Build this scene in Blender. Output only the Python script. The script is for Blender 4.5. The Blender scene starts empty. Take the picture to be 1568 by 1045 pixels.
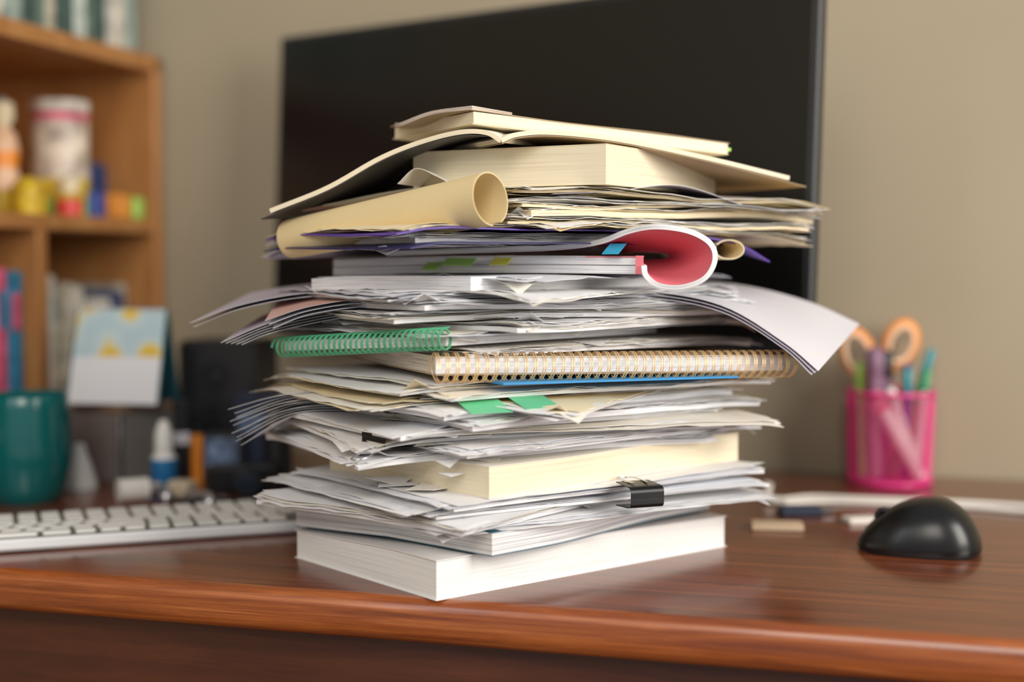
import bpy, math, random
from mathutils import Vector, Matrix, noise
random.seed(57)
S=0.01; DZ=0.75
def W(p): return Vector((p[0]*S,p[1]*S,DZ+p[2]*S))
def rad(a): return math.radians(a)
def dirv(a): return Vector((math.cos(rad(a)),math.sin(rad(a)),0))
# ---------------------------------------------------------------- materials
def newmat(name):
    m=bpy.data.materials.new(name); m.use_nodes=True
    nt=m.node_tree; b=nt.nodes['Principled BSDF']; return m,nt,b
def flat(name,col,rough=.5,metal=0,coat=0,var=.06,scale=30,spec=.5,trans=0):
    m,nt,b=newmat(name)
    n=nt.nodes.new('ShaderNodeTexNoise'); n.inputs['Scale'].default_value=scale; n.inputs['Detail'].default_value=4
    tc=nt.nodes.new('ShaderNodeTexCoord'); nt.links.new(tc.outputs['Object'],n.inputs['Vector'])
    r=nt.nodes.new('ShaderNodeValToRGB')
    r.color_ramp.elements[0].position=.3; r.color_ramp.elements[1].position=.7
    r.color_ramp.elements[0].color=[c*(1-var) for c in col]+[1]
    r.color_ramp.elements[1].color=[min(1,c*(1+var)) for c in col]+[1]
    nt.links.new(n.outputs['Fac'],r.inputs['Fac']); nt.links.new(r.outputs['Color'],b.inputs['Base Color'])
    b.inputs['Roughness'].default_value=rough; b.inputs['Metallic'].default_value=metal
    b.inputs['Coat Weight'].default_value=coat; b.inputs['Specular IOR Level'].default_value=spec
    if trans: b.inputs['Transmission Weight'].default_value=trans
    return m
def pageedge(name,lo,hi,sx=.12,sy=13,bump=.25):
    m,nt,b=newmat(name)
    uv=nt.nodes.new('ShaderNodeTexCoord'); mp=nt.nodes.new('ShaderNodeMapping')
    mp.inputs['Scale'].default_value=(sx,sy,1)
    n=nt.nodes.new('ShaderNodeTexNoise'); n.inputs['Scale'].default_value=1; n.inputs['Detail'].default_value=5; n.inputs['Roughness'].default_value=.75
    r=nt.nodes.new('ShaderNodeValToRGB')
    r.color_ramp.elements[0].position=.36; r.color_ramp.elements[1].position=.52
    r.color_ramp.elements[0].color=list(lo)+[1]; r.color_ramp.elements[1].color=list(hi)+[1]
    bp=nt.nodes.new('ShaderNodeBump'); bp.inputs['Strength'].default_value=bump; bp.inputs['Distance'].default_value=.0006
    L=nt.links.new
    L(uv.outputs['UV'],mp.inputs['Vector']); L(mp.outputs['Vector'],n.inputs['Vector']); L(n.outputs['Fac'],r.inputs['Fac'])
    L(r.outputs['Color'],b.inputs['Base Color']); L(n.outputs['Fac'],bp.inputs['Height']); L(bp.outputs['Normal'],b.inputs['Normal'])
    b.inputs['Roughness'].default_value=.75; b.inputs['Specular IOR Level'].default_value=.2
    return m
def wood(name,c1,c2,c3,ang=0,sc=(3,60,60),rough=.3,coat=.3,bump=.08):
    m,nt,b=newmat(name)
    tc=nt.nodes.new('ShaderNodeTexCoord'); r0=nt.nodes.new('ShaderNodeMapping'); mp=nt.nodes.new('ShaderNodeMapping')
    r0.inputs['Rotation'].default_value=(0,0,ang)
    mp.inputs['Scale'].default_value=sc
    n=nt.nodes.new('ShaderNodeTexNoise'); n.inputs['Scale'].default_value=1; n.inputs['Detail'].default_value=9; n.inputs['Roughness'].default_value=.7; n.inputs['Distortion'].default_value=.5
    r=nt.nodes.new('ShaderNodeValToRGB'); e=r.color_ramp.elements
    e[0].position=.32; e[0].color=list(c1)+[1]; e[1].position=.68; e[1].color=list(c3)+[1]
    k=e.new(.5); k.color=list(c2)+[1]
    bp=nt.nodes.new('ShaderNodeBump'); bp.inputs['Strength'].default_value=bump; bp.inputs['Distance'].default_value=.001
    rr=nt.nodes.new('ShaderNodeMapRange'); rr.inputs['To Min'].default_value=rough-.06; rr.inputs['To Max'].default_value=rough+.1
    L=nt.links.new
    L(tc.outputs['Object'],r0.inputs['Vector']); L(r0.outputs['Vector'],mp.inputs['Vector']); L(mp.outputs['Vector'],n.inputs['Vector'])
    L(n.outputs['Fac'],r.inputs['Fac']); L(r.outputs['Color'],b.inputs['Base Color']); L(n.outputs['Fac'],bp.inputs['Height'])
    L(bp.outputs['Normal'],b.inputs['Normal']); L(n.outputs['Fac'],rr.inputs['Value']); L(rr.outputs['Result'],b.inputs['Roughness'])
    b.inputs['Coat Weight'].default_value=coat; b.inputs['Coat Roughness'].default_value=.14
    return m
P_=lambda n,c:flat(n,c,rough=.7,var=.025,scale=12,spec=.25)
M={}
M['w1']=P_('paper_white',(.86,.86,.87)); M['w2']=P_('paper_cool',(.77,.79,.84)); M['w3']=P_('paper_warm',(.86,.82,.74))
M['w4']=P_('paper_grey',(.66,.65,.69)); M['lav']=P_('paper_lavender',(.56,.51,.60)); M['cream']=P_('paper_cream',(.84,.73,.50))
M['manila']=P_('manila',(.84,.68,.38)); M['pink']=P_('paper_pinkish',(.72,.46,.40)); M['red']=P_('cover_red',(.85,.22,.27))
M['purple']=flat('cover_purple',(.14,.07,.42),.4); M['navy']=flat('cover_navy',(.03,.03,.13),.4); M['blue']=flat('folder_blue',(.02,.27,.60),.4)
M['teal']=flat('cover_teal',(.03,.13,.20),.4)
M['brownc']=P_('cover_kraft',(.42,.31,.19)); M['darkc']=flat('cover_dark',(.05,.045,.04),.5)
M['tabg']=flat('tab_green',(.40,.72,.14),.5); M['tabg2']=flat('tab_mint',(.16,.60,.32),.5); M['taby']=flat('tab_yellow',(.80,.80,.08),.5); M['tabb']=flat('tab_blue',(.03,.40,.68),.5)
M['e_w']=pageedge('edge_white',(.50,.50,.55),(.88,.88,.89)); M['e_b']=pageedge('edge_book_white',(.74,.74,.74),(.90,.90,.88),.05,9,.15)
M['e_g']=pageedge('edge_book_grey',(.30,.31,.36),(.86,.86,.86),.03,7); M['e_c']=pageedge('edge_cream',(.50,.38,.22),(.86,.76,.55),.12,10)
M['e_cb']=pageedge('edge_book_cream',(.74,.63,.45),(.88,.80,.60),.05,14,.12)
M['e_br']=pageedge('edge_brown',(.26,.19,.15),(.70,.62,.54))
M['black']=flat('black_plastic',(.012,.012,.014),.35); M['blackm']=flat('black_metal',(.006,.006,.007),.35,.0,0,spec=.35)
M['steel']=flat('steel_wire',(.6,.6,.62),.25,1); M['tan']=flat('coil_gold',(.86,.60,.30),.32,.35,.4); M['green']=flat('coil_green',(.10,.52,.27),.35,0,.3)
M['screen']=flat('screen_black',(.004,.0045,.005),.28,0,0,.02)
# ---------------------------------------------------------------- mesh builder
class MB:
    def __init__(s): s.v=[];s.f=[];s.m=[];s.uv=[];s.mats=[]
    def mi(s,k):
        if k not in s.mats: s.mats.append(k)
        return s.mats.index(k)
    def face(s,idx,mat,uv): s.f.append(idx); s.m.append(s.mi(mat)); s.uv.extend(uv)
    def obj(s,name,smooth=35,parent=None):
        me=bpy.data.meshes.new(name); me.from_pydata([W(p) for p in s.v],[],s.f)
        for k in s.mats: me.materials.append(M[k])
        me.polygons.foreach_set('material_index',s.m)
        ul=me.uv_layers.new(name='UVMap'); flatuv=[c for q in s.uv for c in q]
        ul.data.foreach_set('uv',flatuv)
        me.update()
        if smooth:
            me.polygons.foreach_set('use_smooth',[True]*len(s.f)); me.set_sharp_from_angle(angle=rad(smooth))
        o=bpy.data.objects.new(name,me); bpy.context.collection.objects.link(o)
        if parent: o.parent=parent
        return o
def empty(name):
    o=bpy.data.objects.new(name,None); bpy.context.collection.objects.link(o); o.empty_display_size=.05; return o
def slab(mb,c,ang,w,h,z0,t,mt,ms,bend=None,nx=14,ny=10,corner=False,thick=None,mbot=None):
    ax=dirv(ang); ay=dirv(ang+90)
    if corner: c=(c[0]+ax.x*w/2+ay.x*h/2, c[1]+ax.y*w/2+ay.y*h/2)
    b0=len(mb.v)
    for top in (0,1):
        for j in range(ny+1):
            for i in range(nx+1):
                lx=(i/nx-.5)*w; ly=(j/ny-.5)*h
                x=c[0]+ax.x*lx+ay.x*ly; y=c[1]+ax.y*lx+ay.y*ly
                z=z0+(bend(x,y,lx,ly) if bend else 0)
                tt=t if thick is None else t*thick(lx,ly)
                mb.v.append((x,y,z+(tt if top else 0)))
    N=(nx+1)*(ny+1)
    I=lambda i,j,t_: b0+t_*N+j*(nx+1)+i
    for j in range(ny):
        for i in range(nx):
            u=[(i/nx*w,j/ny*h)]*4
            mb.face((I(i,j,1),I(i+1,j,1),I(i+1,j+1,1),I(i,j+1,1)),mt,u)
            mb.face((I(i,j,0),I(i,j+1,0),I(i+1,j+1,0),I(i+1,j,0)),mbot or mt,u)
    ro=random.random()*90
    def side(a,b,u0,u1):
        mb.face((a[0],b[0],b[1],a[1]),ms,[(u0,ro),(u1,ro),(u1,ro+t),(u0,ro+t)])
    for i in range(nx):
        side((I(i,0,0),I(i,0,1)),(I(i+1,0,0),I(i+1,0,1)),i/nx*w,(i+1)/nx*w)
        side((I(i+1,ny,0),I(i+1,ny,1)),(I(i,ny,0),I(i,ny,1)),100+(i+1)/nx*w,100+i/nx*w)
    for j in range(ny):
        side((I(nx,j,0),I(nx,j,1)),(I(nx,j+1,0),I(nx,j+1,1)),w+j/ny*h,w+(j+1)/ny*h)
        side((I(0,j+1,0),I(0,j+1,1)),(I(0,j,0),I(0,j,1)),-(j+1)/ny*h,-j/ny*h)
def cr(pts,n):
    pts=[Vector(p) for p in pts]; P=[2*pts[0]-pts[1]]+pts+[2*pts[-1]-pts[-2]]; k=len(pts)-1; out=[]
    for i in range(n+1):
        u=i/n*k; s=min(int(u),k-1); t=u-s
        a,b,c,d=P[s:s+4]
        out.append(.5*((2*b)+(c-a)*t+(2*a-5*b+4*c-d)*t*t+(3*b-a-3*c+d)*t**3))
    return out
def ribbon(mb,near,far,t,mf,ms,mback=None,n=44,m=8,wob=0):
    A=cr(near,n); B=cr(far,n); b0=len(mb.v); G=[]
    for i in range(n+1):
        row=[]
        for j in range(m+1):
            p=A[i].lerp(B[i],j/m)
            if wob: p=p+Vector((0,0,wob*noise.noise(p*.12)))
            row.append(p)
        G.append(row)
    for sgn in (0,1):
        for i in range(n+1):
            for j in range(m+1):
                du=G[min(i+1,n)][j]-G[max(i-1,0)][j]; dv=G[i][min(j+1,m)]-G[i][max(j-1,0)]
                nn=du.cross(dv).normalized()
                mb.v.append(tuple(G[i][j]+nn*(t*sgn)))
    N=(n+1)*(m+1); I=lambda i,j,s_: b0+s_*N+i*(m+1)+j
    ln=[0]
    for i in range(n): ln.append(ln[-1]+(A[i+1]-A[i]).length)
    wd=(A[0]-B[0]).length; ro=random.random()*50
    for i in range(n):
        for j in range(m):
            mb.face((I(i,j,1),I(i+1,j,1),I(i+1,j+1,1),I(i,j+1,1)),mf,[(ln[i],j/m*wd)]*4)
            mb.face((I(i,j,0),I(i,j+1,0),I(i+1,j+1,0),I(i+1,j,0)),mback or mf,[(ln[i],j/m*wd)]*4)
        mb.face((I(i,0,0),I(i+1,0,0),I(i+1,0,1),I(i,0,1)),ms,[(ln[i],ro),(ln[i+1],ro),(ln[i+1],ro+t),(ln[i],ro+t)])
        mb.face((I(i,m,1),I(i+1,m,1),I(i+1,m,0),I(i,m,0)),ms,[(ln[i],ro+t),(ln[i+1],ro+t),(ln[i+1],ro),(ln[i],ro)])
    for j in range(m):
        a,b=j/m*wd,(j+1)/m*wd
        mb.face((I(0,j,1),I(0,j+1,1),I(0,j+1,0),I(0,j,0)),ms,[(a,ro+t),(b,ro+t),(b,ro),(a,ro)])
        mb.face((I(n,j,0),I(n,j+1,0),I(n,j+1,1),I(n,j,1)),ms,[(a,ro),(b,ro),(b,ro+t),(a,ro+t)])
def shift(pts,d): return [(p[0]+d[0],p[1]+d[1],p[2]+d[2]) for p in pts]
def tube(mb,pts,r,mat,k=8,closed=False,cap=True):
    pts=[Vector(p) for p in pts]; n=len(pts); b0=len(mb.v); up=None
    for i,p in enumerate(pts):
        if closed: d=(pts[(i+1)%n]-pts[i-1]).normalized()
        else: d=(pts[min(i+1,n-1)]-pts[max(i-1,0)]).normalized()
        if up is None: up=d.orthogonal().normalized()
        up=(up-d*up.dot(d)).normalized(); sd=d.cross(up)
        rr=r[i] if isinstance(r,(list,tuple)) else r
        for q in range(k):
            a=2*math.pi*q/k; mb.v.append(tuple(p+(up*math.cos(a)+sd*math.sin(a))*rr))
    for i in range(n if closed else n-1):
        i2=(i+1)%n
        for q in range(k):
            q2=(q+1)%k
            mb.face((b0+i*k+q,b0+i*k+q2,b0+i2*k+q2,b0+i2*k+q),mat,[(0,0)]*4)
    if not closed and cap:
        mb.face(tuple(b0+q for q in range(k))[::-1],mat,[(0,0)]*k); mb.face(tuple(b0+(n-1)*k+q for q in range(k)),mat,[(0,0)]*k)
def lathe(mb,c,prof,mat,k=40,mats=None):
    b0=len(mb.v)
    for r,z in prof:
        for q in range(k):
            a=2*math.pi*q/k; mb.v.append((c[0]+max(r,.001)*math.cos(a),c[1]+max(r,.001)*math.sin(a),c[2]+z))
    for i in range(len(prof)-1):
        for q in range(k):
            q2=(q+1)%k
            mb.face((b0+i*k+q,b0+i*k+q2,b0+(i+1)*k+q2,b0+(i+1)*k+q),mats[i] if mats else mat,[(0,0)]*4)
def box(mb,c,ang,w,d,h,z0,mat,bev=0):
    ax=dirv(ang); ay=dirv(ang+90); b0=len(mb.v)
    rings=[(z0,bev),(z0+bev,0),(z0+h-bev,0),(z0+h,bev)] if bev else [(z0,0),(z0+h,0)]
    bc=bev if bev else 0
    for z,ins in rings:
        a=w/2-ins; b=d/2-ins
        c8=[(-a+bc,-b),(a-bc,-b),(a,-b+bc),(a,b-bc),(a-bc,b),(-a+bc,b),(-a,b-bc),(-a,-b+bc)] if bev else [(-a,-b),(a,-b),(a,b),(-a,b)]
        for lx,ly in c8: mb.v.append((c[0]+ax.x*lx+ay.x*ly,c[1]+ax.y*lx+ay.y*ly,z))
    k=8 if bev else 4
    for i in range(len(rings)-1):
        for q in range(k):
            q2=(q+1)%k; mb.face((b0+i*k+q,b0+i*k+q2,b0+(i+1)*k+q2,b0+(i+1)*k+q),mat,[(0,rings[i][0]),(1,rings[i][0]),(1,rings[i+1][0]),(0,rings[i+1][0])])
    mb.face(tuple(b0+q for q in range(k))[::-1],mat,[(0,0)]*k); mb.face(tuple(b0+(len(rings)-1)*k+q for q in range(k)),mat,[(0,0)]*k)
# ---------------------------------------------------------------- room & desk frame
DA=-16.4; dx=dirv(DA); dy=dirv(DA+90); OX,OY=0.0,96.5
def D(s,t): return (OX+dx.x*s+dy.x*t, OY+dx.y*s+dy.y*t)
M['wall']=flat('wall_paint',(.405,.345,.245),.9,var=.05,scale=3,spec=.2)
M['floorm']=wood('floor_wood',(.10,.05,.03),(.16,.09,.05),(.2,.12,.07),rad(16.4),(3,14,14),.4,.1)
M['desk']=wood('desk_wood',(.085,.019,.006),(.150,.036,.011),(.25,.068,.021),rad(16.4),(4,85,85),.27,.6,.12)
M['deskedge']=wood('desk_edge_wood',(.15,.032,.007),(.28,.068,.013),(.46,.14,.032),rad(16.4),(6,40,190),.30,.5,.14)
M['shelf']=wood('bookcase_wood',(.36,.15,.045),(.45,.20,.06),(.52,.25,.09),0,(30,30,5),.45,.1)
mb=MB(); c=D(50,72); box(mb,c,DA,420,4,270,-75,'wall'); o=mb.obj('wall_back',0)
mb=MB(); c=D(-97,-60); box(mb,c,DA,4,260,270,-75,'wall'); mb.obj('wall_left',0)
mb=MB(); c=D(50,-60); box(mb,c,DA,420,262,4,-79,'floorm'); mb.obj('floor',0)
mb=MB(); c=D(50,69.4); box(mb,c,DA,280,1,8,-75,'shelf',.2); mb.obj('baseboard_back',0)
dk=empty('wooden_desk')
mb=MB(); L0,L1=-66.3,95.0
prof=[(69.5,0),(1.0,0),(.45,-.12),(.12,-.45),(0,-1.0),(0,-2.3),(.12,-2.8),(.45,-3.15),(1.0,-3.3),(69.5,-3.3)]
b0=len(mb.v); segs=24
for i in range(segs+1):
    s=L0+(L1-L0)*i/segs
    for (t,z) in prof:
        p=D(s,t); mb.v.append((p[0],p[1],z))
k=len(prof)
for i in range(segs):
    for q in range(k):
        q2=(q+1)%k
        mb.face((b0+i*k+q,b0+i*k+q2,b0+(i+1)*k+q2,b0+(i+1)*k+q),'desk' if q in(0,k-1) else 'deskedge',[(0,0)]*4)
mb.face(tuple(b0+q for q in range(k))[::-1],'deskedge',[(0,0)]*k); mb.face(tuple(b0+segs*k+q for q in range(k)),'deskedge',[(0,0)]*k)
mb.obj('desk_top',50,dk)
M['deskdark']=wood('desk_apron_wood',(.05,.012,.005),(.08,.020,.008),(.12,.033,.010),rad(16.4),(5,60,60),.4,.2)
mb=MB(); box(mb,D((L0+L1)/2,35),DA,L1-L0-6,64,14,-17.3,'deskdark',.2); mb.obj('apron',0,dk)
mb=MB()
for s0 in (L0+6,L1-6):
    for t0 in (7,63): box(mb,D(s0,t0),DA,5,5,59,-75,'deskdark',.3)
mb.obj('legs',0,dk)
# ---------------------------------------------------------------- STACK
CX,CY=0.3,114.6
def mkbend(wave=.12,droop=.02,corners=None,seed=None,core=(12.5,8.5),w=29.7,h=21,fall=4.0,tilt=0,crum=0,dog=None):
    sd=seed if seed is not None else random.random()*100
    corners=corners or [0,0,0,0]; s2=random.random()*50
    ax=dirv(38); ay=dirv(128)
    def f(x,y,lx,ly):
        z=wave*noise.noise(Vector((x*.09,y*.09,sd)))*2
        z+=wave*.5*noise.noise(Vector((x*.3,y*.3,sd+7)))
        rx=(x-CX)*ax.x+(y-CY)*ax.y; ry=(x-CX)*ay.x+(y-CY)*ay.y
        d=math.hypot(max(0,abs(rx)-core[0]),max(0,abs(ry)-core[1]))
        z-=droop*d*d
        if crum:
            e=max(0,1-min(w/2-abs(lx),h/2-abs(ly))/2.5)
            z+=crum*e*noise.noise(Vector((x*.6,y*.6,s2)))
        for q,(sx,sy) in enumerate(((-1,-1),(1,-1),(1,1),(-1,1))):
            if corners[q]:
                dd=math.hypot(lx-sx*w/2,ly-sy*h/2)
                z+=corners[q]*max(0,1-dd/(fall*1.8))**2
            if dog and dog[0]==q:
                dd=abs(lx-sx*w/2)+abs(ly-sy*h/2)
                z+=max(0,dog[1]-dd)*dog[2]
        return z+tilt*lx
    return f
def cluster(mb,z,n,ang,c,w=29.7,h=21,gap=(.004,.032),mats=('w1','w1','w2','w3'),em=None,droop=.015,wave=.12,cor=.5,packet=0,fan=.8,jit=.32):
    seed=random.random()*100
    cc=[random.uniform(-cor*.5,cor) for _ in range(4)]; cc[0]=random.uniform(-cor*.5,cor*.4)
    z0=z
    if packet:
        m=random.choice(mats)
        slab(mb,c,ang,w,h,z,packet,m,em or 'e_w',mkbend(wave*.8,droop,[q*.4 for q in cc],seed,w=w,h=h),nx=16,ny=12)
        z+=packet+.01
    for i in range(n):
        cj=[q*(1+fan*i/max(1,n-1))+random.gauss(0,cor*.15) for q in cc]
        w_=w+random.choice((0,0,0,-.4,.4)); h_=h+random.choice((0,0,-.3,.3))
        m=random.choice(mats)
        dog=None
        if random.random()<.2: dog=(random.choice((0,0,0,1,3)),random.uniform(.8,2.2),random.choice((-.45,-.3,.35,.5)))
        a_=dirv(ang)*random.gauss(0,jit*1.6)+dirv(ang+90)*random.gauss(0,jit)
        slab(mb,(c[0]+a_.x,c[1]+a_.y),ang+random.gauss(0,1.4),w_,h_,z,.03,m,m,
             mkbend(wave,droop+random.uniform(0,.006),cj,seed,w=w_,h=h_,fall=random.uniform(1.6,4.0),crum=random.uniform(.05,.25),dog=dog),nx=20,ny=15)
        z+=.03+random.uniform(*gap)
    return z
def fill(name,z0,z1,angm=38,angs=6,cm=(CX,CY),cs=1.4,mats=('w1','w1','w2','w3'),em='e_w',droop=.015,cor=.3,w=29.7,h=21,pp=.6,wave=.10):
    mb=MB(); z=z0; sg=random.choice((-1,1))
    while z<z1-.06:
        n=random.randint(3,9); pk=random.uniform(.12,.45) if random.random()<pp else 0
        pk=min(pk,max(0,z1-z-.15))
        while n*.045+pk>z1-z+.06 and n>1: n-=1
        lat=sg*random.uniform(.2,1.9)*cs; dep=random.gauss(0,.4); sg=-sg
        z=cluster(mb,z,n,random.gauss(angm,angs),(cm[0]+lat,cm[1]+dep+abs(lat)*.25),w=w,h=h,mats=mats,em=em,droop=droop,cor=cor,packet=pk,wave=wave)
    return mb.obj(name)
def book(name,corner,ang,w,h,z0,t,me,mcov,ct=.06,bend=None,spine=None,over=.15,thick=None):
    mb=MB()
    slab(mb,corner,ang,w,h,z0,ct,mcov,mcov,bend,corner=True,nx=18,ny=12)
    ax=dirv(ang); ay=dirv(ang+90)
    ci=(corner[0]+(ax.x+ay.x)*over,corner[1]+(ax.y+ay.y)*over)
    slab(mb,ci,ang,w-2*over,h-2*over,z0+ct,t-2*ct,'w1',me,bend,corner=True,nx=18,ny=12,thick=thick)
    bt=(lambda x,y,lx,ly:(bend(x,y,lx,ly) if bend else 0)+((thick(lx,ly)-1)*(t-2*ct) if thick else 0))
    slab(mb,corner,ang,w,h,z0+t-ct,ct,mcov,mcov,bt,corner=True,nx=18,ny=12)
    return mb.obj(name)
M['coverwhite']=flat('cover_white',(.86,.86,.85),.4,var=.02)
book('textbook',(-5.3,98.0),39.5,30,19,0.0,2.85,'e_b','coverwhite',thick=lambda lx,ly:1-.22*max(0,(ly+4)/13.5) - .1*max(0,lx/15))
book('textbook',(-1.4,98.7),48,27,21.5,2.9,1.7,'e_g','teal',bend=lambda x,y,lx,ly:-.5*max(0,(ly)/10)+.1*math.sin(lx*.3),ct=.04,over=.05)
fill('loose_paper_bundle',4.6,7.05,37,7,(0.6,115.0),1.8,mats=('w1','w1','w2','w1','w3'),droop=.010,cor=.3,h=21.5,w=31)
book('thick_paperback_book',(-1.6,98.6),43,28,19,7.1,2.3,'e_cb','w3',ct=.05,over=.05,bend=lambda x,y,lx,ly:.1*math.sin(lx*.2))
fill('loose_paper_bundle',9.4,11.6,36,7,(0.0,114.5),1.9,droop=.012,cor=.35,w=30.5)
fill('loose_paper_bundle',11.6,13.4,38,6,(0.4,114.4),1.3,mats=('w1','w2','w1','w3'),droop=.01,cor=.2,pp=.9)
fill('loose_paper_bundle',13.4,14.8,38,7,(-.4,115.0),1.8,mats=('w1','w1','w3','cream'),droop=.012,cor=.35,w=30.5)
mb=MB()
for i in range(10):
    z=13.9-.2*i; j=random.uniform(-.6,.6)
    ribbon(mb,[(-4,107.5,z),(-12,108.3,z),(-17,109.2+j,z-.5),(-21.6+j,110.5,z-1.8-.1*i)],[(0,124,z),(-9,124,z),(-14,123,z-.4),(-18.5+j,121,z-1.4)],.025,random.choice(('w1','w2','w1','w4')),'w1',n=20,wob=.3)
mb.obj('loose_paper_sheets')
mb=MB(); slab(mb,(-.6,98.9),27,20,17,14.93,.14,'blue','blue',lambda x,y,lx,ly:-.012*lx,corner=True)
mb.obj('plastic_folder')
mb=MB(); cluster(mb,15.1,3,40,(-1.5,115.6),w=28,h=20,cor=.1,gap=(0,.01)); mb.obj('loose_paper_sheets')
def helix(a,b,r,pitch,n=14):
    a=Vector(a); b=Vector(b); d=(b-a); L=d.length; d.normalize(); s=d.cross(Vector((0,0,1))).normalized(); u=s.cross(d)
    N=int(L/pitch*n); out=[]
    for i in range(N+1):
        t=i/n*2*math.pi; out.append(a+d*(L*i/N)+(s*math.cos(t)*1.0+u*math.sin(t))*r)
    return out
def coil(mb,A,B,r,pitch,wr,mat):
    pts=helix(A,B,r,pitch); tube(mb,pts,wr,mat,6)
    d=(Vector(B)-Vector(A)).normalized()
    tube(mb,[p+d*pitch*.26 for p in pts],wr,mat,6)
sn=empty('spiral_notebook')
mb=MB(); A=(-5.6,98.9,16.25); B=(21.8,110.9,15.7)
coil(mb,A,B,1.05,.74,.05,'tan'); mb.obj('wire_coil',60,sn)
mb=MB(); ba=math.degrees(math.atan2(12.0,27.4))
nb=lambda x,y,lx,ly:-.022*lx
ay=dirv(ba+90); cc=(-5.2+ay.x*.35,99.0+ay.y*.35)
slab(mb,cc,ba,29.2,21,15.35,.08,'brownc','brownc',nb,corner=True)
slab(mb,cc,ba,29,20.8,15.45,1.15,'w3','e_br',nb,corner=True)
slab(mb,(cc[0],cc[1]-.02),ba,28.9,.1,15.5,1.05,'w1','e_w',nb,corner=True,ny=1)
slab(mb,cc,ba,29.2,21,16.62,.06,'brownc','w3',nb,corner=True); mb.obj('page_block',35,sn)
fill('loose_paper_bundle',16.9,17.5,42,6,(0.9,117.0),.8,droop=.01,cor=.2)
sn=empty('spiral_notebook')
mb=MB(); A=(-18.1,110.3,17.0); B=(-4.5,98.3,18.35)
coil(mb,A,B,.78,.60,.05,'green'); mb.obj('wire_coil',60,sn)
mb=MB(); gang=math.degrees(math.atan2(-12.0,13.6)); ay=dirv(gang+90)
gb=lambda x,y,lx,ly:.06*lx
cc=(-17.9+ay.x*.3,110.3+ay.y*.3)
slab(mb,cc,gang,17.5,25,17.25,.7,'w1','e_w',gb,corner=True)
slab(mb,cc,gang,17.7,25.1,17.97,.05,'w2','w2',gb,corner=True)
mb.obj('page_block',35,sn)
fill('loose_paper_bundle',18.5,20.3,38,6,(0.9,115.6),1.3,mats=('w1','w2','w1','w3'),droop=.010,cor=.3,w=29.5,wave=.12)
fill('loose_paper_bundle',20.3,21.6,40,8,(0.2,114.8),1.5,mats=('w1','w2','w1','w1','w4'),droop=.012,cor=.35)
mb=MB()
for k in range(3):
    e=k*.25
    ribbon(mb,[(2,108.5,21.5-e),(10,109.2,21.4-e),(16,108.8,20.3-e),(20.5,107.6,17.6-e),(23.1-e,107,15.4-e*.6)],[(6,127,22-e),(14,125.5,22.1-e),(20,124,21.6-e),(25.5,122.5,20.2-e),(29.7-e*2,121.5,18.3-e)],.03,'lav' if k else 'w4','w2',n=30)
mb.obj('curled_paper_sheet')
mb=MB()
for k in range(2):
    e=k*.3
    ribbon(mb,[(-25.4+e,112,18.8-e),(-21,110.8,20.3-e),(-15,110,21.3-e),(-5,109,21.7-e)],[(-22.8+e,124,20.9-e),(-19,124,21.5-e),(-14,124,21.9-e),(-4,124,21.8-e)],.03,'lav','w2',n=24)
for k in range(5):
    e=k*.2
    ribbon(mb,[(-22.4+e*2,109.2,17.4-e*.2),(-18,108.2,19.1-e),(-12,107.6,20.3-e),(-5,107,20.7-e)],[(-21,119.5,19.1-e),(-17,119.5,20.1-e),(-11,119.5,20.6-e),(-3,119.5,20.6-e)],.03,'lav' if k==0 else random.choice(('w4','w2','w1')),'w2',n=24)
for k in range(3):
    e=k*.3
    ribbon(mb,[(-18.6+e,107.0,19.2-e),(-15,106,20.3-e),(-10,105,21.0-e),(-3,104,21.2-e)],[(-19,117.5,20.9-e),(-15,117.5,21.3-e),(-9,117.5,21.6-e),(-1,117.5,21.5-e)],.03,'pink' if k==0 else 'w2','w4',mback='w4',n=24)
mb.obj('curled_paper_sheet')
book('paperback_booklet',(-2.9,99.9),46,26,18,21.6,1.0,'e_w','w1',ct=.03,over=.02,bend=lambda x,y,lx,ly:-.3*max(0,ly/9)**2)
mb=MB(); cluster(mb,21.5,5,52,(1.5,114.4),w=28,h=21,cor=.2,gap=(0,.01)); cluster(mb,22.45,5,50,(1.6,116),w=26,h=20,cor=.15,gap=(.0,.012)); mb.obj('loose_paper_bundle')
# notebook with tabs
tn=empty('tabbed_notebook')
mb=MB()
nn=[(-14.6,115.9,22.55),(-7,112.5,22.75),(1,108.6,22.8),(9.5,104.7,22.75)]
def np_(dz,d=(0,0)): return shift(nn,(d[0],d[1],dz))
off=(-1.5,13,0)
ribbon(mb,nn,shift(nn,off),.05,'w1','w1'); ribbon(mb,np_(.06,(.05,.1)),np_(.06,(-1.5,13)),.55,'w1','e_w'); ribbon(mb,np_(.66,(.1,-.05)),np_(.66,(-1.5,13)),.55,'w1','e_w'); ribbon(mb,np_(1.24,(.1,-.1)),np_(1.24,(-1.4,13)),.06,'w1','w1')
ribbon(mb,[(5.5,106.4,24.0),(9.7,104.5,24.0)],[(5,116,24.0),(9.0,117,24.0)],.06,'red','red')
ribbon(mb,[(9.1,104.75,22.75),(9.65,104.5,22.75)],[(9.1,104.75,24.1),(9.65,104.5,24.1)],.05,'red','red',n=3,m=2)
mb.obj('pages',35,tn)
mb=MB()
def tab(mb,s,ang,org,z,w,dep,mat,drop=.0):
    d=dirv(ang); o_=dirv(ang-90)
    p=(org[0]+d.x*s-o_.x*-.25,org[1]+d.y*s-abs(o_.y)*.25-.25)
    slab(mb,p,ang,w,dep,z,.04,mat,mat,lambda x,y,lx,ly:.0+drop*(ly-dep/2),nx=2,ny=3)
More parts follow.
